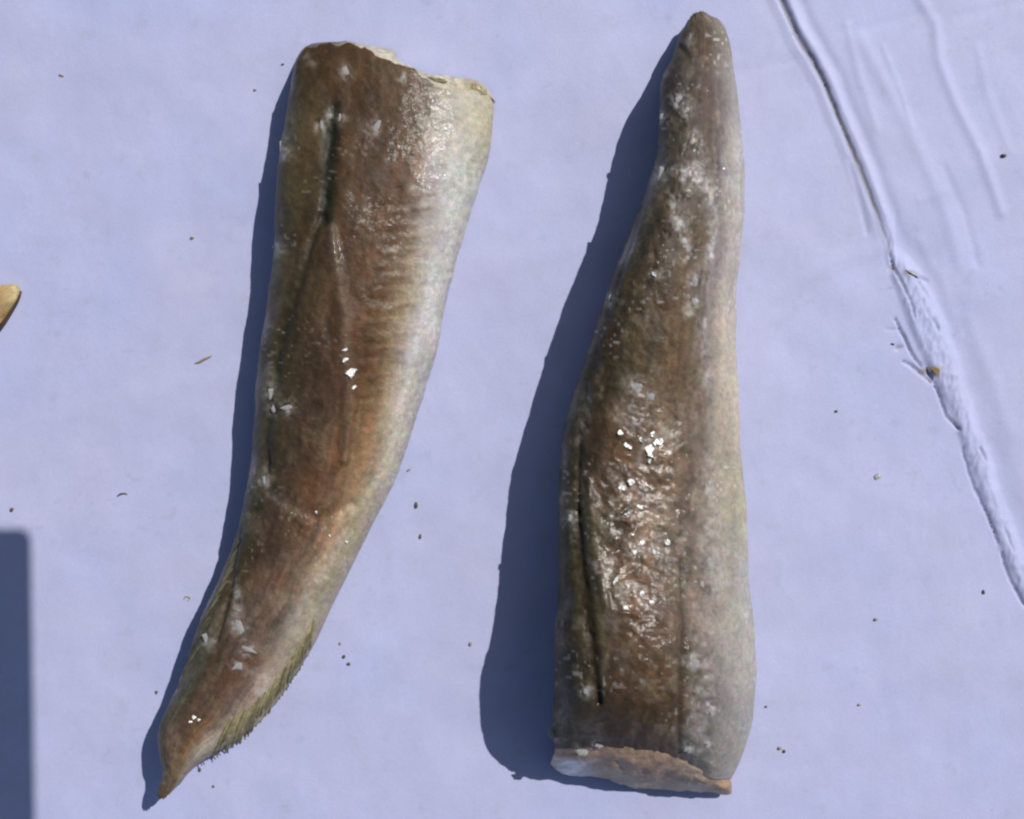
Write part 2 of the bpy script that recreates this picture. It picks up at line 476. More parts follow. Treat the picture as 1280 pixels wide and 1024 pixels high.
def skin_base(col, U, T, kb):
    """photographed colours to base colours, left flank darkened as shade, with blotchy hue changes"""
    ch = np.stack([fbm(U * 26 + 7 * k, T * 95 + 31 * k, 3) for k in range(3)], -1)
    c = np.clip(col * (1 + .04 * ch), 5, 235)
    g = c.mean(-1, keepdims=True)
    c = np.clip(g + (c - g) * np.interp(U, [0, .6, .8, 1], [1.22, 1.28, .95, .9])[..., None], 4, 235)
    return np.clip(lin(c, 1.0) / np.interp(U, [0, .15, .4, .62, .75, 1], [1.0, 1.24, 1.32, 1.24, kb, kb])[..., None], 0, .9)  # left side divided down further, its shade put into the colour

def paint(col, mask, c, k=1.0):
    mk = np.clip(mask * k, 0, 1)[..., None]
    return col * (1 - mk) + np.asarray(c, float) * mk

# where chips of frost sit on each fish: x, y, width, length, angle, (height)
CHIP_A = ((432, 90, 11, 10, 20), (425, 149, 5, 11, 0), (402, 158, 6, 14, 8), (470, 160, 8, 15, -28), (352, 190, 6, 20, 6, 62), (346, 308, 9, 15, 0, 66), (339, 492, 8, 14, -20),
          (343, 512, 9, 11, 40), (360, 509, 16, 7, 4), (299, 782, 11, 14, 10), (309, 811, 18, 9, -30), (296, 833, 12, 9, -10), (331, 602, 6, 15, 10), (412, 205 - 60, 4, 6, 0), (258, 800, 9, 12, 30), (503, 98, 7, 6, 0))
CHIP_B = ((848, 126, 13, 11, 10), (828, 146, 11, 8, 0), (858, 139, 10, 8, 30), (818, 343, 10, 5, -20), (868, 352, 9, 7, 30), (866, 377, 5, 12, 10), (763, 375, 7, 13, 0), (795, 483, 13, 11, 20), (812, 496, 9, 8, 0),
          (689, 917, 7, 17, 10, 92), (728, 940, 14, 9, -20), (866, 828, 11, 13, 0), (887, 886, 6, 11, 10), (748, 931, 9, 7, 0), (714, 648, 7, 12, 0), (859, 935, 9, 8, 0), (884, 929, 5, 8, 0), (733, 864, 7, 10, 0), (872, 213, 12, 8, 10), (826, 218, 8, 14, 0))
def halo(x, y, chips):
    f = np.zeros_like(x)
    for c in chips:
        r = .55 * (c[2] + c[3]) / 1.6 + 3
        f = np.maximum(f, .75 * np.exp(-((x - c[0]) ** 2 + (y - c[1]) ** 2) / r ** 2) * (.5 + 1.3 * fbm(x / 5 + c[0], y / 5, 3)))
    return f

# ---- left fish: flatter, tail at the bottom
A = Body(
    left=[(366, 92), (358, 140), (350, 185), (345, 250), (342, 310), (333, 380), (322, 460), (317, 540), (310, 600), (297, 660),
          (275, 720), (248, 780), (228, 840), (210, 885), (197, 916), (200, 945), (204, 965), (196, 993)],
    right=[(618, 128), (613, 180), (600, 230), (583, 285), (568, 340), (556, 390), (545, 440), (527, 500), (507, 560), (490, 610),
           (462, 665), (440, 710), (415, 760), (394, 805), (366, 848), (340, 884), (312, 912), (276, 936), (242, 960), (213, 991)],
    top=[(366, 92), (374, 72), (388, 59), (430, 56), (458, 60), (474, 74), (512, 86), (532, 100), (552, 111), (572, 115), (598, 118), (618, 130)],
    bottom=[(196, 993), (203, 998), (213, 991)],
    hkey=[(0, 86), (.05, 94), (.15, 108), (.3, 116), (.45, 108), (.6, 100), (.75, 92), (.86, 70), (.93, 50), (.97, 36), (1, 12)],
    lift=[(0, 0), (.68, 0), (.86, 14), (1, 52)],
    crest=([0, .3, .6, 1], [-.2, -.25, -.3, -.2]), nL=2.5, nR=2.0, zsL=.5, zsR=.22)

x, y = A.px, A.py
d = 3.2 * fbm(x / 60, y / 90, 3) + 1.0 * fbm(x / 16 + 9, y / 20, 4) + 0.5 * fbm(x / 6 + 4, y / 6, 3)
up = A.upm
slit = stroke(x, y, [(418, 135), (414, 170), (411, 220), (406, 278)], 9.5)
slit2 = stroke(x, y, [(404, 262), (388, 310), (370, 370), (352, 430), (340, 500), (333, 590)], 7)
ridge = stroke(x, y, [(414, 285), (420, 340), (430, 400), (432, 450), (438, 510), (430, 575)], 10)
crease_r = stroke(x, y, [(452, 500), (446, 540), (428, 640)], 6)
brk = np.clip(.75 + .6 * fbm(x / 24 + 70, y / 24, 3), .2, 1.2)
d = d - 6.5 * slit * brk - 4.5 * slit2 * brk + 3.6 * ridge - 2 * crease_r
d = d - 5 * stroke(x, y, [(300, 660), (290, 700), (286, 740), (270, 800)], 6) - 3 * stroke(x, y, [(320, 640), (350, 625), (400, 648), (440, 630)], 9)
# faint muscle bands across the flank
band = np.sin((y + 0.06 * (x - 480)) / 2.75 + 1.0 * fbm(x / 70, y / 70, 2))
bm_ = sstep(.52, .62, A.U) * (1 - sstep(.72, .86, A.U)) * sstep(.08, .16, A.T) * (1 - sstep(.36, .5, A.T))
d = d + 0.35 * band * bm_
ends = sstep(0, .012, A.T) * (1 - sstep(.985, 1, A.T))
d = d * np.where(up, 1, .25) * ends
px0, py0 = x.copy(), y.copy()
A.displace(d)
x, y = px0, py0

rowsA = [0, .12, .3, .45, .58, .7, .82, .92, .975, 1]
tabA = [
 [(84,78,60),(78,66,46),(80,62,44),(82,64,46),(84,66,48),(96,78,60),(140,132,118),(170,164,146),(160,150,118)],
 [(80,74,56),(82,72,52),(78,63,46),(80,63,47),(82,64,48),(94,71,54),(138,127,120),(178,176,172),(178,175,164)],
 [(86,82,68),(76,66,48),(72,60,44),(80,62,48),(90,70,52),(93,69,46),(128,112,88),(180,176,172),(172,168,160)],
 [(84,80,64),(74,66,50),(68,58,46),(76,61,46),(98,80,64),(106,77,56),(124,97,68),(172,163,146),(164,159,150)],
 [(82,80,64),(72,66,50),(72,59,49),(84,67,49),(103,80,62),(122,102,84),(150,120,92),(148,134,104),(154,144,130)],
 [(84,80,70),(72,64,48),(86,75,64),(96,83,75),(108,90,78),(120,108,96),(138,128,116),(148,138,114),(152,138,122)],
 [(86,84,72),(90,90,76),(84,68,54),(98,84,74),(108,91,79),(120,104,94),(142,124,108),(154,140,126),(142,132,94)],
 [(78,76,62),(88,82,68),(92,78,68),(105,87,71),(124,94,70),(140,125,112),(148,138,122),(140,128,104),(134,124,92)],
 [(112,104,88),(112,102,84),(116,102,84),(118,104,84),(120,106,86),(124,110,90),(124,112,92),(122,110,90),(118,106,84)],
 [(124,108,84)] * 9]
wu = A.U + 0.045 * fbm(x / 40, y / 40, 4) + 0.02 * band * bm_
wt = A.T + 0.02 * fbm(x / 50 + 20, y / 50, 3)
col = bilinear_table(wt, wu, rowsA, UC, tabA)
mot = fbm(x / 26, y / 30, 5, .6)[..., None]
col = col * (1 + 0.24 * mot * (1 - .6 * sstep(.65, .8, A.U))[..., None])
strk = fbm(A.U * 34 + 1.5 * fbm(x / 30, y / 30, 2), y / 55 + 7, 4)
col = col * (1 + 0.22 * strk[..., None] * (1 - .6 * sstep(.65, .8, A.U))[..., None])
veil = sstep(.12, .5, fbm(x / 17 + 4, y / 22 + 9, 4)) * sstep(.35, .62, A.T) * .32
col = paint(col, veil, (136, 124, 112))
dk = sstep(.2, .55, fbm(x / 13 + 44, y / 16, 4)) * .22 * (1 - .8 * sstep(.62, .78, A.U))
col = paint(col, dk, (62, 50, 34))
red = sstep(.15, .6, fbm(x / 48 + 60, y / 60, 4))[..., None] * (1 - sstep(.6, .8, A.U))[..., None]
col = col * (1 + red * np.array([.02, -.03, -.06]))
bl = (bm_ * sstep(.1, .9, band))[..., None]
col = paint(col, bl[..., 0] * (.5 + .8 * fbm(x / 20, y / 12, 2)), (88, 66, 48), .8) 
col = paint(col, slit, (38, 38, 28), 1.2); col = paint(col, slit2, (50, 46, 34), .7)  # slit membrane painted darker, standing in for the shade of deeper grooves
col = paint(col, ridge, (120, 108, 94), .45); col = paint(col, crease_r, (130, 114, 92), .4)
ro = stroke(x, y, [(458, 520), (452, 560), (470, 590)], 9); col = paint(col, ro, (140, 104, 76), .35)
col = paint(col, stroke(x, y, [(380, 640), (400, 640)], 16), (92, 66, 46), .6)
col = paint(col, stroke(x, y, [(280, 850), (300, 838), (318, 826)], 18), (88, 62, 44), .65)
col = paint(col, stroke(x, y, [(240, 905), (262, 870), (285, 850)], 12), (96, 76, 62), .4)
# frost
fr = np.zeros_like(x)
for pts, wd, k in (([(383, 72), (390, 78)], 10, .6), ([(293, 725), (297, 765), (300, 790)], 8, .75), ([(262, 790), (258, 812)], 9, .5), ([(300, 835), (318, 845), (330, 865)], 14, .45),
                   ([(336, 460), (340, 490)], 9, .5), ([(345, 300), (346, 318)], 9, .6), ([(545, 120), (560, 170), (530, 250)], 16, .35), ([(345, 150), (350, 200)], 5, .4),
                   ([(398, 640), (360, 628), (330, 615)], 8, .3), ([(440, 640), (420, 690), (400, 720)], 14, .3), ([(330, 585), (333, 610)], 5, .6), ([(215, 915), (222, 945)], 9, .4)):
    fr = np.maximum(fr, k * stroke(x, y, pts, wd) * (0.55 + 0.9 * fbm(x / 8, y / 8, 3)))
spk = sstep(.55, .8, vnoise(x / 4.2, y / 4.2)) * sstep(0.05, .45, fbm(x / 50 + 90, y / 60, 3)) * 0.35
fr = np.clip(np.maximum(np.maximum(fr, spk), halo(x, y, CHIP_A)), 0, 1)
col = paint(col, fr, (205, 203, 203))
ice = np.clip(0.12 + 0.8 * fbm(x / 45 + 11, y / 45, 3) + 0.6 * stroke(x, y, [(440, 440), (436, 490)], 14) + .3 * stroke(x, y, [(540, 120), (545, 180)], 25), 0.03, 1)
fishA = thing('headless_fish', 'slimmer flatter headless frozen fish lying at left, whole tail end pointing down', 'fish', group='headless frozen fish on the cardboard')
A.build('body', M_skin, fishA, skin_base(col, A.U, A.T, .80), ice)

# ---- right fish: thicker, cut end at the bottom
B = Body(
    left=[(861, 27), (852, 44), (845, 62), (838, 80), (828, 105), (825, 150), (820, 200), (805, 245), (785, 290), (765, 345), (745, 405), (725, 465),
          (708, 515), (700, 560), (697, 620), (697, 700), (695, 780), (692, 850), (690, 905), (693, 936)],
    right=[(886, 18), (901, 31), (909, 48), (914, 70), (920, 100), (926, 150), (931, 210), (931, 260), (926, 310), (921, 370), (921, 430), (923, 490),
           (925, 540), (931, 600), (934, 660), (937, 720), (942, 770), (944, 820), (943, 870), (937, 910), (929, 940), (914, 974)],
    top=[(861, 27), (866, 18), (875, 14), (886, 18)],
    bottom=[(693, 936), (710, 936), (740, 932), (790, 935), (835, 943), (870, 957), (892, 974), (914, 974)],
    hkey=[(0, 26), (.03, 46), (.08, 78), (.14, 106), (.22, 130), (.31, 142), (.42, 138), (.52, 130), (.62, 132), (.73, 148), (.83, 178), (.92, 176), (.97, 150), (1, 116)],
    crest=([0, .2, .5, 1], [-.1, -.2, -.25, -.3]), nL=2.6, nR=1.9, zsL=.5, zsR=.22)
x, y = B.px, B.py
d = 4.0 * fbm(x / 70 + 200, y / 100, 3) + 1.3 * fbm(x / 18 + 90, y / 22, 4) + 0.65 * fbm(x / 6 + 40, y / 7, 3)
# crinkled film of ice in the middle
crk = stroke(x, y, [(800, 520), (805, 600), (800, 700), (800, 770)], 62)
wx_ = x + 22 * fbm(x / 60 + 3, y / 60, 3); wy_ = y + 22 * fbm(x / 60 + 33, y / 60, 3)
fold = np.abs(fbm((wx_ * .8 + wy_ * .6) / 52 + 3, (wy_ * .8 - wx_ * .6) / 24 + 5, 3))
d = d + crk * (3.6 * (0.3 - fold) + 0.9 * fbm(x / 8, y / 6 + 30, 2))
rr = np.random.default_rng(11)
for _k in range(26):
    ax_ = 765 + 75 * rr.random(); ay_ = 520 + 260 * rr.random(); an = math.radians(rr.choice([-35, 10, 40, -20]) + 20 * rr.normal()); ln = 12 + 26 * rr.random()
    d = d + (0.6 + 1.3 * rr.random()) * rr.choice([1, 1, -1]) * stroke(x, y, [(ax_, ay_), (ax_ + ln * .5 * math.cos(an) + 3, ay_ + ln * .5 * math.sin(an) - 3), (ax_ + ln * math.cos(an), ay_ + ln * math.sin(an))], 2.2 + 2 * rr.random())
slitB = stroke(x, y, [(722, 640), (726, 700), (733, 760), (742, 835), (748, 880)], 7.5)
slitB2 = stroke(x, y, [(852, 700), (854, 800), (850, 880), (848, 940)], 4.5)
lineB = stroke(x, y, [(800, 260), (765, 370), (735, 480), (722, 560), (722, 640)], 5)
lineB2 = stroke(x, y, [(905, 180), (898, 300), (885, 430), (890, 560)], 5)
brkB = np.clip(.75 + .7 * fbm(x / 22 + 7, y / 30, 3), .15, 1.2)
d = d - 6 * slitB * brkB - 3 * slitB2 * brkB - 2.4 * lineB * brkB - 2.0 * lineB2 + 4 * stroke(x, y, [(736, 600), (742, 680), (758, 760)], 9)
d = d - 1.2 * stroke(x, y, [(830, 186), (850, 194), (880, 190)], 12) - 3 * stroke(x, y, [(852, 60), (868, 85), (860, 110)], 6)
ends = sstep(0, .012, B.T) * (1 - sstep(.988, 1, B.T))
d = d * np.where(B.upm, 1, .25) * ends
px0, py0 = x.copy(), y.copy()
B.displace(d)
x, y = px0, py0
rowsB = [0, .04, .1, .2, .3, .45, .6, .75, .9, 1]
tabB = [
 [(96,86,68),(92,80,62),(92,78,60),(92,80,62),(96,84,66),(100,88,72),(106,94,80),(112,100,86),(118,106,92)],
 [(74,68,54),(70,62,50),(76,68,58),(86,76,64),(86,74,64),(92,80,70),(102,92,82),(112,104,94),(124,116,106)],
 [(66,62,50),(64,58,48),(72,66,60),(86,78,68),(82,68,62),(90,76,70),(106,95,88),(132,123,114),(150,143,136)],
 [(66,64,50),(74,70,58),(74,66,56),(94,86,78),(100,90,82),(106,96,88),(124,116,114),(166,161,152),(174,168,158)],
 [(68,64,52),(78,72,58),(70,61,47),(74,63,51),(94,83,71),(104,94,82),(130,122,117),(166,155,143),(180,170,156)],
 [(66,62,50),(68,58,46),(74,66,50),(96,82,65),(103,88,71),(110,95,78),(118,104,92),(174,161,143),(186,173,152)],
 [(66,63,50),(72,64,50),(88,71,54),(107,84,65),(116,95,73),(114,95,78),(108,94,82),(148,137,120),(169,159,134)],
 [(64,60,46),(74,70,52),(82,71,55),(98,76,57),(103,87,73),(103,89,76),(111,100,92),(140,132,120),(160,157,147)],
 [(62,57,43),(72,68,53),(70,59,45),(81,65,52),(86,69,51),(83,69,55),(100,91,83),(136,131,125),(154,148,138)],
 [(62,56,42),(66,59,45),(68,57,44),(78,63,50),(82,66,50),(84,69,54),(100,90,80),(136,130,122),(150,144,132)]]
wu = B.U + 0.05 * fbm(x / 36 + 5, y / 44, 4)
wt = B.T + 0.02 * fbm(x / 50 + 120, y / 50, 3)
col = bilinear_table(wt, wu, rowsB, UC, tabB)
mot = fbm(x / 22 + 50, y / 26, 5, .65)[..., None]
veil = sstep(.05, .45, fbm(x / 15 + 4, y / 19 + 9, 4)) * .5 * (1 - .7 * sstep(.72, .85, B.U))
col = paint(col, veil, (122, 112, 102))
dk = sstep(.15, .5, fbm(x / 12 + 44, y / 15, 4)) * .35 * (1 - .9 * sstep(.72, .85, B.U))
col = paint(col, dk, (56, 48, 34))
strk = fbm(B.U * 30 + 1.2 * fbm(x / 30, y / 30, 2), y / 60 + 7, 4)
col = col * (1 + 0.2 * strk[..., None] * (1 - .6 * sstep(.7, .85, B.U))[..., None])
col = col * (1 + 0.30 * mot * (1 - 0.75 * sstep(.72, .88, B.U))[..., None])
red = sstep(.1, .55, fbm(x / 40 + 160, y / 60, 4))[..., None] * (1 - sstep(.6, .8, B.U))[..., None]
col = col * (1 + red * np.array([.015, -.02, -.06]))
col = paint(col, slitB, (44, 36, 24), .9); col = paint(col, slitB2, (62, 53, 42), .6); col = paint(col, lineB, (56, 50, 36), .55)  # slit tone painted dark, partly for the shade a deeper groove would hold
col = paint(col, stroke(x, y, [(734, 640), (740, 700), (752, 780), (756, 830)], 6), (92, 88, 62), .45)
col = paint(col, lineB2, (118, 110, 108), .5)
fr = np.zeros_like(x)
for pts, wd, k in (([(845, 215), (870, 215), (885, 235)], 15, .75), ([(838, 240), (846, 270), (860, 310)], 9, .75), ([(855, 130), (862, 142)], 9, .6), ([(868, 165), (876, 178)], 8, .6),
                   ([(888, 235), (890, 280), (888, 320)], 8, .6), ([(826, 215), (828, 225)], 7, .5), ([(762, 372), (764, 380)], 6, .5), ([(858, 395), (860, 380)], 8, .5),
                   ([(795, 480), (800, 490)], 12, .6), ([(812, 495), (815, 500)], 8, .6), ([(735, 500), (728, 530), (722, 560)], 8, .4), ([(713, 640), (716, 660)], 7, .6),
                   ([(733, 860), (734, 872)], 8, .5), ([(775, 520), (830, 540), (800, 575)], 22, .4), ([(785, 600), (830, 660), (790, 690)], 26, .3), ([(760, 720), (800, 750)], 20, .3),
                   ([(866, 820), (868, 835)], 9, .8), ([(888, 880), (890, 890)], 6, .7), ([(858, 930), (862, 938)], 8, .7), ([(884, 925), (886, 935)], 5, .7), ([(870, 760), (880, 850), (870, 940)], 18, .3),
                   ([(885, 560), (890, 700), (905, 760)], 16, .25), ([(880, 400), (885, 480)], 8, .4), ([(864, 45), (862, 60)], 5, .5), ([(835, 75), (833, 95)], 5, .4), ([(700, 880), (702, 930)], 10, .3)):
    fr = np.maximum(fr, k * stroke(x, y, pts, wd) * (0.55 + 1.0 * fbm(x / 7, y / 7, 3)))
spk = sstep(.5, .8, vnoise(x / 4.6 + 3, y / 4.6)) * sstep(-.05, .4, fbm(x / 50 + 190, y / 60, 3)) * 0.42
crs = crk * np.exp(-(fold / .035) ** 2) * .3
fr = np.clip(np.maximum(np.maximum(np.maximum(fr, spk), crs), halo(x, y, CHIP_B)) * 1.25, 0, .95)
col = paint(col, fr, (208, 206, 206))
ice = np.clip(0.12 + 0.8 * fbm(x / 45 + 211, y / 45, 3) + 0.75 * crk, 0.03, 1)
fishB = thing('headless_fish', 'thicker headless frozen fish at right, narrow end up, broad cut end at the bottom', 'fish', group='headless frozen fish on the cardboard')
B.build('body', M_skin, fishB, skin_base(col, B.U, B.T, .90), ice)

# ---- cut faces: from the skin edge down to the lower rim on the cardboard
def cut_face(body, row, lower, zlow, parent, colfun, k=KEXP, n=16):
    m = body.nup
    top = np.stack([body.px[row, :m], body.py[row, :m], body.pz[row, :m]], -1)
    low = resample(lower, m)
    k_ = np.arange(m) / m
    low[:, 1] += 2.6 * fbm(k_ * 22 + 3, k_ * 0 + 11, 4) * np.sin(np.pi * k_) ** .3
    v = np.linspace(0, 1, n)[:, None]
    sharp = top.copy()
    pad = np.pad(top, ((18, 18), (0, 0)), mode='edge')
    top = np.stack([np.convolve(pad[:, k], np.ones(37) / 37, 'valid') for k in range(3)], -1)
    xx = top[None, :, 0] * (1 - v) + low[None, :, 0] * v
    yy = top[None, :, 1] * (1 - v) + low[None, :, 1] * v
    zz = top[None, :, 2] * (1 - v) + zlow * v
    w0 = np.exp(-v / .05)
    xx = xx + w0 * (sharp - top)[None, :, 0]; yy = yy + w0 * (sharp - top)[None, :, 1]; zz = zz + w0 * (sharp - top)[None, :, 2]
    bul = np.sin(np.pi * v)
    nz = fbm(xx / 17 + 70 + v * 2, v * 4 + yy / 20, 4)
    sgn = -1 if row == 0 else 1
    yy = yy + sgn * bul * (1.5 + 3.5 * nz)
    zz = zz + bul * (14 + 4 * nz)
    # a lip tucked just under the skin edge
    yy[0] -= sgn * 1.5; zz[0] -= 1.0
    U = np.linspace(0, 1, m)[None, :] + 0 * v
    c = colfun(xx, yy, U, v + 0 * U)
    vs = world(xx, yy, np.maximum(zz, .4)).reshape(-1, 3)
    o = mesh_obj('cut_face', vs, grid_faces(n, m), M_flesh, parent, col=lin(np.clip(c, 5, 235), k).reshape(-1, 3), extra={'ice': np.full(xx.size, .2)})
    return o

def colA(xx, yy, U, v):
    c = np.broadcast_to(np.array((178, 170, 150.)), xx.shape + (3,)).copy()
    c = paint(c, 1 - sstep(.25, .42, U), (84, 72, 52))
    c = paint(c, np.exp(-((xx - 592) / 15) ** 2), (158, 142, 108), .7)
    return c * (1 + .15 * fbm(xx / 9, yy / 7, 4)[..., None])
cut_face(A, 0, [(364, 92), (372, 70), (387, 56), (430, 53), (466, 58), (492, 62), (497, 76), (514, 84), (535, 92), (575, 96), (606, 107), (620, 131)], 6, fishA, colA)

def colB(xx, yy, U, v):
    c = np.broadcast_to(np.array((114, 94, 78.)), xx.shape + (3,)).copy()
    c = paint(c, sstep(.55, .85, v + .25 * fbm(xx / 20, yy / 10, 3)), (118, 108, 92), .8)
    c = paint(c, np.exp(-((xx - 716) / 26) ** 2) * sstep(.25, .5, v), (172, 168, 172), .95)
    c = paint(c, np.exp(-((xx - 868) / 18) ** 2), (128, 118, 102), .6)
    c = paint(c, np.exp(-((xx - 898) / 14) ** 2), (116, 96, 70), .6)
    return c * (1 + .22 * fbm(xx / 16 + v * 3, yy / 5 + 8, 4)[..., None])
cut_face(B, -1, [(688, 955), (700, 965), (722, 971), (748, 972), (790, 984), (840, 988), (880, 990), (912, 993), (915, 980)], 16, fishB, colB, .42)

# ------------------------------------------------------------------ fins of the left fish
def fin(body, parent, name, base, tips, n, c0, c1, wdt, drop, jag=0.25):
    """fin rays lying along the body, ragged where they leave it"""
    b = resample(base, n); t = resample(tips, n)
    V = []; F = []; C = []
    r = np.random.default_rng(3)
    for i in range(n):
        j = 1 + jag * (r.random() - .6)
        p0 = b[i] + r.normal(0, 1.0, 2); p1 = b[i] + (t[i] - b[i]) * j
        dxy = p1 - p0; L = np.hypot(*dxy) + 1e-6
        nn = np.array([-dxy[1], dxy[0]]) / L
        k0 = len(V)
        g = 0.75 + .5 * r.random()
        for q, f in enumerate((0, .25, .5, .75, 1)):
            c = p0 + dxy * f + nn * 2.2 * math.sin(math.pi * f)
            zz = body.surf(*c) + .9 - drop * f ** 3
            hw = wdt * (1 - .65 * f) * (.35 + .65 * min(1, f * 4))
            V += [(*(c - nn * hw), zz - 1.2), (*c, zz + .9), (*(c + nn * hw), zz - 1.2)]
            cc = (c0 * (1 - f) + c1 * f) * g
            C += [cc * .9, cc, cc * .9]
        for q in range(4):
            a = k0 + 3 * q
            F += [(a, a + 1, a + 4, a + 3), (a + 1, a + 2, a + 5, a + 4)]
    V = np.array(V); W = world(V[:, 0], V[:, 1], np.maximum(V[:, 2], .5))
    return mesh_obj(name, W, np.array(F), M_fin, parent, col=lin(np.clip(np.array(C), 5, 235)), extra={'ice': np.full(len(W), .15)})

fin(A, fishA, 'anal_fin', [(394, 775), (372, 812), (344, 852), (316, 880), (288, 900)], [(388, 814), (361, 858), (335, 892), (303, 926), (266, 947)], 60,
    np.array((136, 126, 96.)), np.array((112, 104, 72.)), 2.6, 1.0, .18)
fin(A, fishA, 'dorsal_fin', [(304, 672), (282, 728), (262, 778), (242, 830)], [(288, 706), (260, 766), (236, 818), (219, 868)], 34,
    np.array((104, 100, 80.)), np.array((84, 82, 62.)), 1.6, 2, .3)

# ------------------------------------------------------------------ ice chips frozen onto the skin
def chip_mesh(seed):
    r = np.random.default_rng(seed)
    n = int(r.integers(5, 8))
    ang = np.sort(r.random(n) * .5 + np.arange(n) * 2 * np.pi / n)
    V = []
    base = .55 + .6 * r.random(n)
    for z, sc in ((0, 1.0), (.55, .92), (1.0, .5)):
        rr = sc * base * (.92 + .16 * r.random(n))
        V += [(rr[i] * math.cos(ang[i]), rr[i] * math.sin(ang[i]), z) for i in range(n)]
    V.append((0, 0, 1.05))
    F = [tuple(range(n))[::-1]]
    for k in range(2):
        for i in range(n):
            F.append((k * n + i, k * n + (i + 1) % n, (k + 1) * n + (i + 1) % n, (k + 1) * n + i))
    for i in range(n): F.append((2 * n + i, 2 * n + (i + 1) % n, 3 * n))
    me = bpy.data.meshes.new('ice_chip')
    me.from_pydata(V, [], F); me.materials.append(M_ice)
    return me
CHIPS = [chip_mesh(s) for s in range(14)]
def chip(body, parent, px, py, sx, sy, rot=0, hz=1.7, z=None):
    o = bpy.data.objects.new('ice_chip', CHIPS[random.randrange(14)]); COL.objects.link(o); o.parent = parent
    zz = (body.surf(px, py) if z is None else z) - 1.0
    wv = world(np.array(float(px)), np.array(float(py)), np.array(float(zz)))
    o.location = tuple(wv); o.scale = (sx * S / 2, sy * S / 2, hz * S); o.rotation_euler = (0, 0, math.radians(rot))
for c in CHIP_A:
    chip(A, fishA, c[0], c[1], c[2] * 1.3, c[3] * 1.3, c[4], z=c[5] if len(c) > 5 else None)
for c in CHIP_B:
    chip(B, fishB, c[0], c[1], c[2] * 1.3, c[3] * 1.3, c[4], z=c[5] if len(c) > 5 else None)

M_lump = plain('pale_flesh', (166, 152, 122), 0.35, .3, 500)
M_lump2 = plain('cream_flesh', (196, 188, 166), 0.35, .2, 500)
for (px_, py_, sx_, sy_, rt, zz_, mt) in ((596, 113, 34, 24, -24, 40, M_lump), (480, 71, 34, 15, -12, 48, M_lump2), (546, 101, 26, 9, -14, 58, M_lump2), (514, 90, 20, 8, -30, 66, M_lump2), (568, 108, 18, 14, 10, 46, M_lump2)):
    src = chip_mesh(200 + int(px_)); src.name = 'flesh_lump'; src.materials.clear(); src.materials.append(mt)
    bmx = bmesh.new(); bmx.from_mesh(src); bmesh.ops.recalc_face_normals(bmx, faces=bmx.faces)
    bmesh.ops.subdivide_edges(bmx, edges=bmx.edges, cuts=2, use_grid_fill=True, smooth=.6)
    for v_ in bmx.verts: v_.co += Vector((random.uniform(-.05, .05), random.uniform(-.05, .05), random.uniform(-.06, .06)))
    bmx.to_mesh(src); bmx.free()
    o = bpy.data.objects.new('flesh_lump', src); COL.objects.link(o); o.parent = fishA
    o.location = tuple(world(np.array(float(px_)), np.array(float(py_)), np.array(float(zz_)))); o.scale = (sx_ * S / 2, sy_ * S / 2, 12 * S); o.rotation_euler = (0, 0, math.radians(rt))

# ---- flat plates added as glints, each aimed half way between sun and viewer
def glint_material():
    m, t, p = new_mat('glint_ice')
    p.inputs['Base Color'].default_value = (0.30, 0.29, 0.28, 1)
    p.inputs['Roughness'].default_value = 0.21; p.inputs['IOR'].default_value = 1.31
    p.inputs['Transmission Weight'].default_value = 0.75
    tc = node(t, 'ShaderNodeTexCoord')
    n = noise_node(t, 520, 3, 0.6, tc.outputs['Object'])
    g = node(t, 'ShaderNodeNewGeometry')
    n.inputs['Vector'].default_value = (0, 0, 0); t.links.new(g.outputs['Position'], n.inputs['Vector'])
    b = node(t, 'ShaderNodeBump'); b.inputs['Strength'].default_value = 1.0; b.inputs['Distance'].default_value = 0.00016
    t.links.new(n.outputs[0], b.inputs['Height']); t.links.new(b.outputs[0], p.inputs['Normal'])
    return m
M_plate = glint_material()
def plate_mesh(seed):
    r = np.random.default_rng(seed); n = int(r.integers(7, 11))
    ang = np.sort(np.arange(n) * 2 * np.pi / n + .5 * r.random(n)); rr = .45 + .85 * r.random(n)
    V = [(rr[i] * math.cos(ang[i]) * sc, rr[i] * math.sin(ang[i]) * sc, z) for z, sc in ((-1, 1.15), (-.15, 1.05), (0, .9)) for i in range(n)]
    F = [tuple(range(n))[::-1], tuple(range(2 * n, 3 * n))]
    for k in range(2): F += [(k * n + i, k * n + (i + 1) % n, (k + 1) * n + (i + 1) % n, (k + 1) * n + i) for i in range(n)]
    me = bpy.data.meshes.new('glint_plate'); me.from_pydata(V, [], F); me.materials.append(M_plate)
    return me
PLATES = [plate_mesh(50 + s) for s in range(8)]
def plate(body, parent, px, py, sx, sy, off=0.015):
    o = bpy.data.objects.new('glint_plate', PLATES[random.randrange(8)]); COL.objects.link(o); o.parent = parent
    wv = Vector(world(np.array(float(px)), np.array(float(py)), np.array(float(body.surf(px, py)) + .8)))
    v = (Vector((0, 0, HC * S)) - wv).normalized()
    hv = (v + to_sun).normalized()
    hv = (hv + Vector((random.uniform(-off, off), random.uniform(-off, off), 0))).normalized()
    o.location = wv; o.scale = (sx * S / 2, sy * S / 2, 3 * S)
    o.rotation_mode = 'QUATERNION'; o.rotation_quaternion = hv.to_track_quat('Z', 'Y')
for c in ((437, 465, 13, 17), (432, 450, 5, 10, .03), (431, 437, 3, 9, .04), (442, 484, 4, 10, .05), (243, 897, 6, 6), (249, 900, 4, 5, .03), (238, 902, 4, 4, .03), (557, 161, 5, 5), (542, 152, 5, 8, .05), (540, 135, 5, 6, .05), (412, 669, 4, 4), (433, 677, 4, 6, .04), (395, 640, 4, 3, .05)):
    plate(A, fishA, *c)
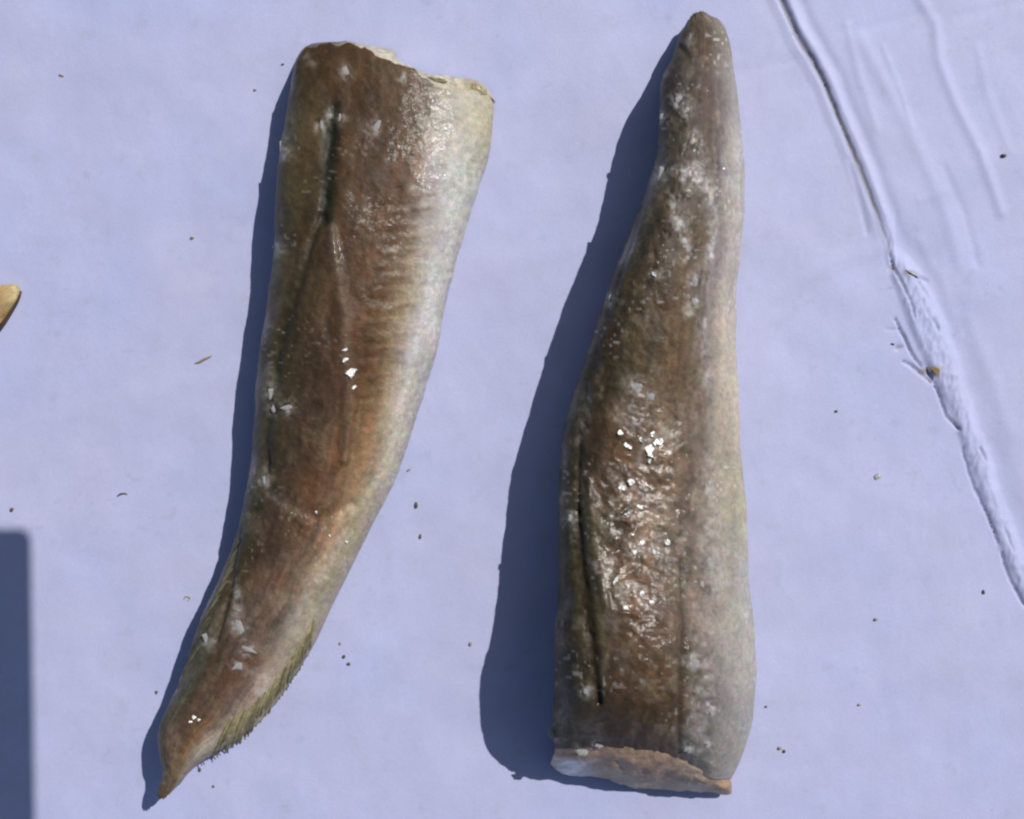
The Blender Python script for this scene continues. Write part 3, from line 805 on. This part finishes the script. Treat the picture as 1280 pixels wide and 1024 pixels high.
for c in ((811, 563, 19, 14), (822, 551, 12, 15), (815, 543, 7, 8), (775, 541, 8, 9), (784, 557, 12, 6, .03), (836, 566, 10, 7, .04), (790, 603, 10, 10), (777, 609, 9, 9, .04), (799, 633, 10, 7), (803, 678, 7, 7),
          (793, 690, 8, 7, .02), (834, 679, 8, 8, .05), (802, 742, 6, 6), (815, 753, 7, 6, .02), (818, 343, 8, 5, .045), (812, 575, 6, 9, .06), (826, 558, 5, 12, .06), (800, 548, 12, 5, .06), (806, 612, 14, 5, .07), (787, 640, 6, 9, .07), (818, 690, 12, 6, .07), (770, 725, 5, 12, .07), (782, 760, 10, 5, .07), (760, 655, 5, 6, .05), (790, 668, 5, 5, .04), (905, 211, 3, 4, .03)):
    plate(B, fishB, *c)

# ------------------------------------------------------------------ tan scrap poking in at the left
def scrap():
    t = thing('fish_scrap', 'tan pointed scrap with a dark rim, poking in past the left edge', 'scrap', world(np.array(-15.), np.array(378.), np.array(0.)))
    inv = np.array(t.location)
    out = resample([(-95, 372), (-40, 361), (0, 357), (16, 355), (24, 358), (25, 367), (14, 386), (0, 406), (-40, 452), (-90, 500)], 40)
    ctr = np.array([-50., 405.])
    V = []; C = []
    rings = [(1.0, 1.0), (1.0, 6.0), (.93, 8.5), (.7, 11.0), (.4, 13.0)]
    for k, (sc, z) in enumerate(rings):
        for p in out:
            q = ctr + (p - ctr) * sc
            V.append((q[0], q[1], z + .8 * float(fbm(np.array([q[0] / 9]), np.array([q[1] / 9]), 2)[0])))
            g = np.array((170, 140, 98.)) if q[0] < 12 else np.array((176, 160, 118.))
            C.append(g * (1 + .25 * float(fbm(np.array([q[0] / 6]), np.array([q[1] / 14]), 3)[0])))
    n = len(out)
    F = []
    for k in range(len(rings) - 1):
        for i in range(n):
            F.append((k * n + i, (k + 1) * n + i, (k + 1) * n + (i + 1) % n, k * n + (i + 1) % n))
    V.append((ctr[0], ctr[1], 13.5)); C.append(np.array((165, 135, 95.)))
    for i in range(n): F.append(((len(rings) - 1) * n + i, len(V) - 1, (len(rings) - 1) * n + (i + 1) % n))
    V = np.array(V); W = world(V[:, 0], V[:, 1], V[:, 2]) - inv
    mesh_obj('flesh', W, [f[::-1] for f in F], M_flesh, t, col=lin(np.array(C)), extra={'ice': np.full(len(W), .15)})
    # dark skin rim along the lower right edge
    rim = resample([(26, 364), (24, 370), (14, 388), (0, 409), (-40, 456), (-90, 505)], 24)
    V = []; C = []; F = []
    for i, p in enumerate(rim):
        tn_ = rim[min(i + 1, 23)] - rim[max(i - 1, 0)]; nn = np.array([tn_[1], -tn_[0]]) / np.hypot(*tn_)
        for dx, z in ((-1.5, 1), (-1.7, 7), (.9, 6.2), (1.2, 1)):
            q = p - nn * dx; V.append((q[0], q[1], z)); C.append(np.array((84, 66, 46.)))
        if i:
            a = (i - 1) * 4
            for k in range(4): F.append((a + k, a + (k + 1) % 4, a + 4 + (k + 1) % 4, a + 4 + k))
    V = np.array(V); W = world(V[:, 0], V[:, 1], V[:, 2]) - inv
    mesh_obj('skin_rim', W, np.array(F), M_fin, t, col=lin(np.array(C)), extra={'ice': np.full(len(W), .1)})
scrap()

# ------------------------------------------------------------------ crumbs and fibres on the cardboard
def crumb(px, py, sx, sy, rot, mat, label, hz=None, cat='crumb', name='crumb', group='crumbs scattered on the cardboard'):
    r = np.random.default_rng(int(px * 7 + py))
    n = 8; V = []; F = []
    for (z, sc) in ((-.1, .8), (.35, 1.0), (.8, .7)):
        for i in range(n):
            a = 2 * math.pi * i / n; q = sc * (.65 + .55 * r.random())
            V.append((q * math.cos(a), q * math.sin(a), z))
    V += [(0, 0, -.15), (0, 0, 1)]
    for k in range(2):
        for i in range(n): F.append((k * n + i, k * n + (i + 1) % n, (k + 1) * n + (i + 1) % n, (k + 1) * n + i))
    for i in range(n):
        F.append(((i + 1) % n, i, 3 * n)); F.append((2 * n + i, 2 * n + (i + 1) % n, 3 * n + 1))
    o = mesh_obj(name, np.array(V), F, mat)
    o.location = ((px - CX) * S, (CY - py) * S, paper_z(px, py) * S)
    hz = hz or min(sx, sy) * .8
    o.scale = (sx * S * .42, sy * S * .42, hz * S * .8); o.rotation_euler = (0, 0, math.radians(rot))
    tag(o, label, cat, group)
    return o
D, T_, P_ = M_crumb_dark, M_crumb_tan, M_crumb_pale
crumb(1254, 195, 9, 6, 0, D, 'dark crumb alone near the right edge, right of the long fold')
crumb(1046, 514, 5, 4, 0, D, 'small dark crumb between the thicker fish and the torn fold')
crumb(1098, 596, 14, 9, 25, P_, 'pale translucent flake lying between the thicker fish and the fold', 2.5, 'flake', 'flake', None)
crumb(1231, 741, 4, 8, 15, D, 'dark sliver crumb left of the lower end of the fold')
crumb(1096, 775, 7, 5, 0, T_, 'greenish tan crumb in the open area right of the thicker fish')
crumb(1075, 882, 5, 4, 0, T_, 'faint tan crumb in the lower right open area')
crumb(975, 936, 7, 5, 0, T_, 'tan crumb of a touching pair beside the broad cut end, upper left one')
crumb(981, 940, 5, 5, 0, D, 'darker crumb of a touching pair beside the broad cut end, lower right one')
crumb(958, 884, 4, 4, 0, D, 'tiny crumb just right of the thicker fish near its cut end')
crumb(15, 637, 6, 6, 0, D, 'round black crumb just above the rectangular shadow at left')
crumb(520, 632, 5, 11, 5, D, 'larger upright dark crumb right of the slimmer fish')
crumb(525, 671, 4, 9, -10, D, 'narrow dark crumb below the larger upright one, right of the slimmer fish')
crumb(511, 588, 9, 3, 30, T_, 'thin tilted crumb nearest the right flank of the slimmer fish')
crumb(430, 821, 5, 6, 20, D, 'upper dark crumb of the pair right of the tail fin')
crumb(436, 830, 7, 5, -35, D, 'lower dark crumb of the pair right of the tail fin')
crumb(425, 805, 4, 5, 0, T_, 'faint tan crumb above the dark pair right of the tail fin')
crumb(249, 963, 5, 7, 20, D, 'dark crumb just below the ragged fin of the slimmer fish')
crumb(266, 984, 4, 4, 0, D, 'tiny dark crumb lowest under the tail of the slimmer fish')
crumb(195, 866, 4, 6, 10, D, 'dark crumb at the shadow edge left of the slimmer fish tail')
crumb(76, 94, 10, 3, -20, T_, 'thin brown crumb near the top left corner')
crumb(353, 80, 6, 3, 15, D, 'tiny dark crumb beside the top left shoulder of the slimmer fish')
crumb(318, 112, 5, 4, 0, T_, 'faint tan crumb left of the slimmer fish shoulder')
crumb(240, 297, 6, 5, 0, T_, 'faint tan crumb in the open area left of the slimmer fish')
crumb(588, 806, 5, 7, 0, T_, 'faint crumb midway between the two fish tail and cut end')
crumb(1116, 430, 7, 3, -15, D, 'dark bit of torn paper at the crushed fold, left of the brown tear')

def fibre(pts, wd, mat, label):
    p = resample(pts, 20)
    c = p.mean(0); V = []; F = []
    for i, q in enumerate(p):
        tn_ = p[min(i + 1, 19)] - p[max(i - 1, 0)]; nn = np.array([-tn_[1], tn_[0]]) / np.hypot(*tn_)
        ww = wd * (0.4 + .6 * math.sin(math.pi * (i + 1) / 21))
        for k in range(6):
            a = 2 * math.pi * k / 6
            o2 = q + nn * ww * math.cos(a)
            V.append(((o2[0] - c[0]) * S, -(o2[1] - c[1]) * S, (ww * .9 + ww * math.sin(a)) * S))
        if i:
            for k in range(6):
                a = (i - 1) * 6; F.append((a + k, a + (k + 1) % 6, a + 6 + (k + 1) % 6, a + 6 + k))
    F += [tuple(range(6)), tuple(range(114, 120))]
    o = mesh_obj('fibre', np.array(V), F, mat)
    o.location = ((c[0] - CX) * S, (CY - c[1]) * S, paper_z(*c) * S)
    tag(o, label, 'fibre', 'fibres on the cardboard')
fibre([(243, 454), (248, 453), (255, 449), (264, 445)], 1.5, M_crumb_tan, 'short tan bristle left of the middle of the slimmer fish')
fibre([(146, 621), (150, 618), (155, 617), (159, 618)], 1.1, M_crumb_dark, 'short curved dark hair on the cardboard above the rectangular shadow')
fibre([(229, 750), (232, 746), (237, 748), (234, 752)], .8, M_crumb_tan, 'tiny curled tan thread beside the shadow of the slimmer fish')

# flaps of torn white liner on the fold
def flap(pts, z0, z1):
    p = np.array(pts, float); c = p.mean(0)
    n = len(p); V = []
    for k, dz in enumerate((0, 1.2)):
        for i, q in enumerate(p):
            zz = paper_z(*q) + (z0 if i < 2 else z1) + dz
            V.append(((q[0] - CX) * S, (CY - q[1]) * S, zz * S))
    F = [tuple(range(n)), tuple(range(n, 2 * n))[::-1]] + [(i, (i + 1) % n, n + (i + 1) % n, n + i)[::-1] for i in range(n)]
    mesh_obj('torn_flap', np.array(V), F, M_kraft if z1 > 3 else M_crumb_pale, sheet, smooth=False)
flap([(1131, 338), (1146, 343), (1150, 347), (1138, 343)], .5, 2)
flap([(1160, 458), (1172, 462), (1171, 472), (1167, 466)], .5, 4)

# ------------------------------------------------------------------ unseen slab added overhead to cast the lower left shadow and block sky
def shadow_caster():
    zd = 1160
    off = (COT * zd * -SHD[0] / _n, COT * zd * SHD[1] / _n * -1)
    cxp, cyp = 40 + off[0], 660 + off[1]            # its top right corner
    wd, hg, th = 1250, 430, 20
    t = thing('shadow_slab', 'dark slab added overhead out of view to cast the shadow at lower left', 'shadow_slab',
              ((cxp - CX) * S, (CY - cyp) * S, zd * S))
    def slab(name, x0, x1, y0, y1, z0, z1, r, mat):
        V = []; F = []; pts = []
        for (cx_, cy_, a0) in ((x1 - r, y1 - r, 0), (x0 + r, y1 - r, 90), (x0 + r, y0 + r, 180), (x1 - r, y0 + r, 270)):
            for k in range(5):
                a = math.radians(a0 + k * 22.5); pts.append((cx_ + r * math.cos(a), cy_ + r * math.sin(a)))
        n = len(pts)
        for z, g in ((z0, 2), (z0 + 2, 0), (z1 - 2, 0), (z1, 2)):
            mx, my = (x0 + x1) / 2, (y0 + y1) / 2
            V += [(p[0] - math.copysign(g, p[0] - mx), p[1] - math.copysign(g, p[1] - my), z) for p in pts]
        F = [tuple(range(n))[::-1], tuple(range(3 * n, 4 * n))]
        for k in range(3): F += [(k * n + i, k * n + (i + 1) % n, (k + 1) * n + (i + 1) % n, (k + 1) * n + i) for i in range(n)]
        mesh_obj(name, np.array(V) * S, F, mat, t, smooth=False)
    slab('case', -wd, 0, -hg, 0, 0, th, 14, M_slab)
    slab('slab_top', -wd + 25, -25, -hg + 25, -25, th + .5, th + 3, 6, M_glass)
    t.rotation_euler = (0, 0, math.radians(0.9))
shadow_caster()
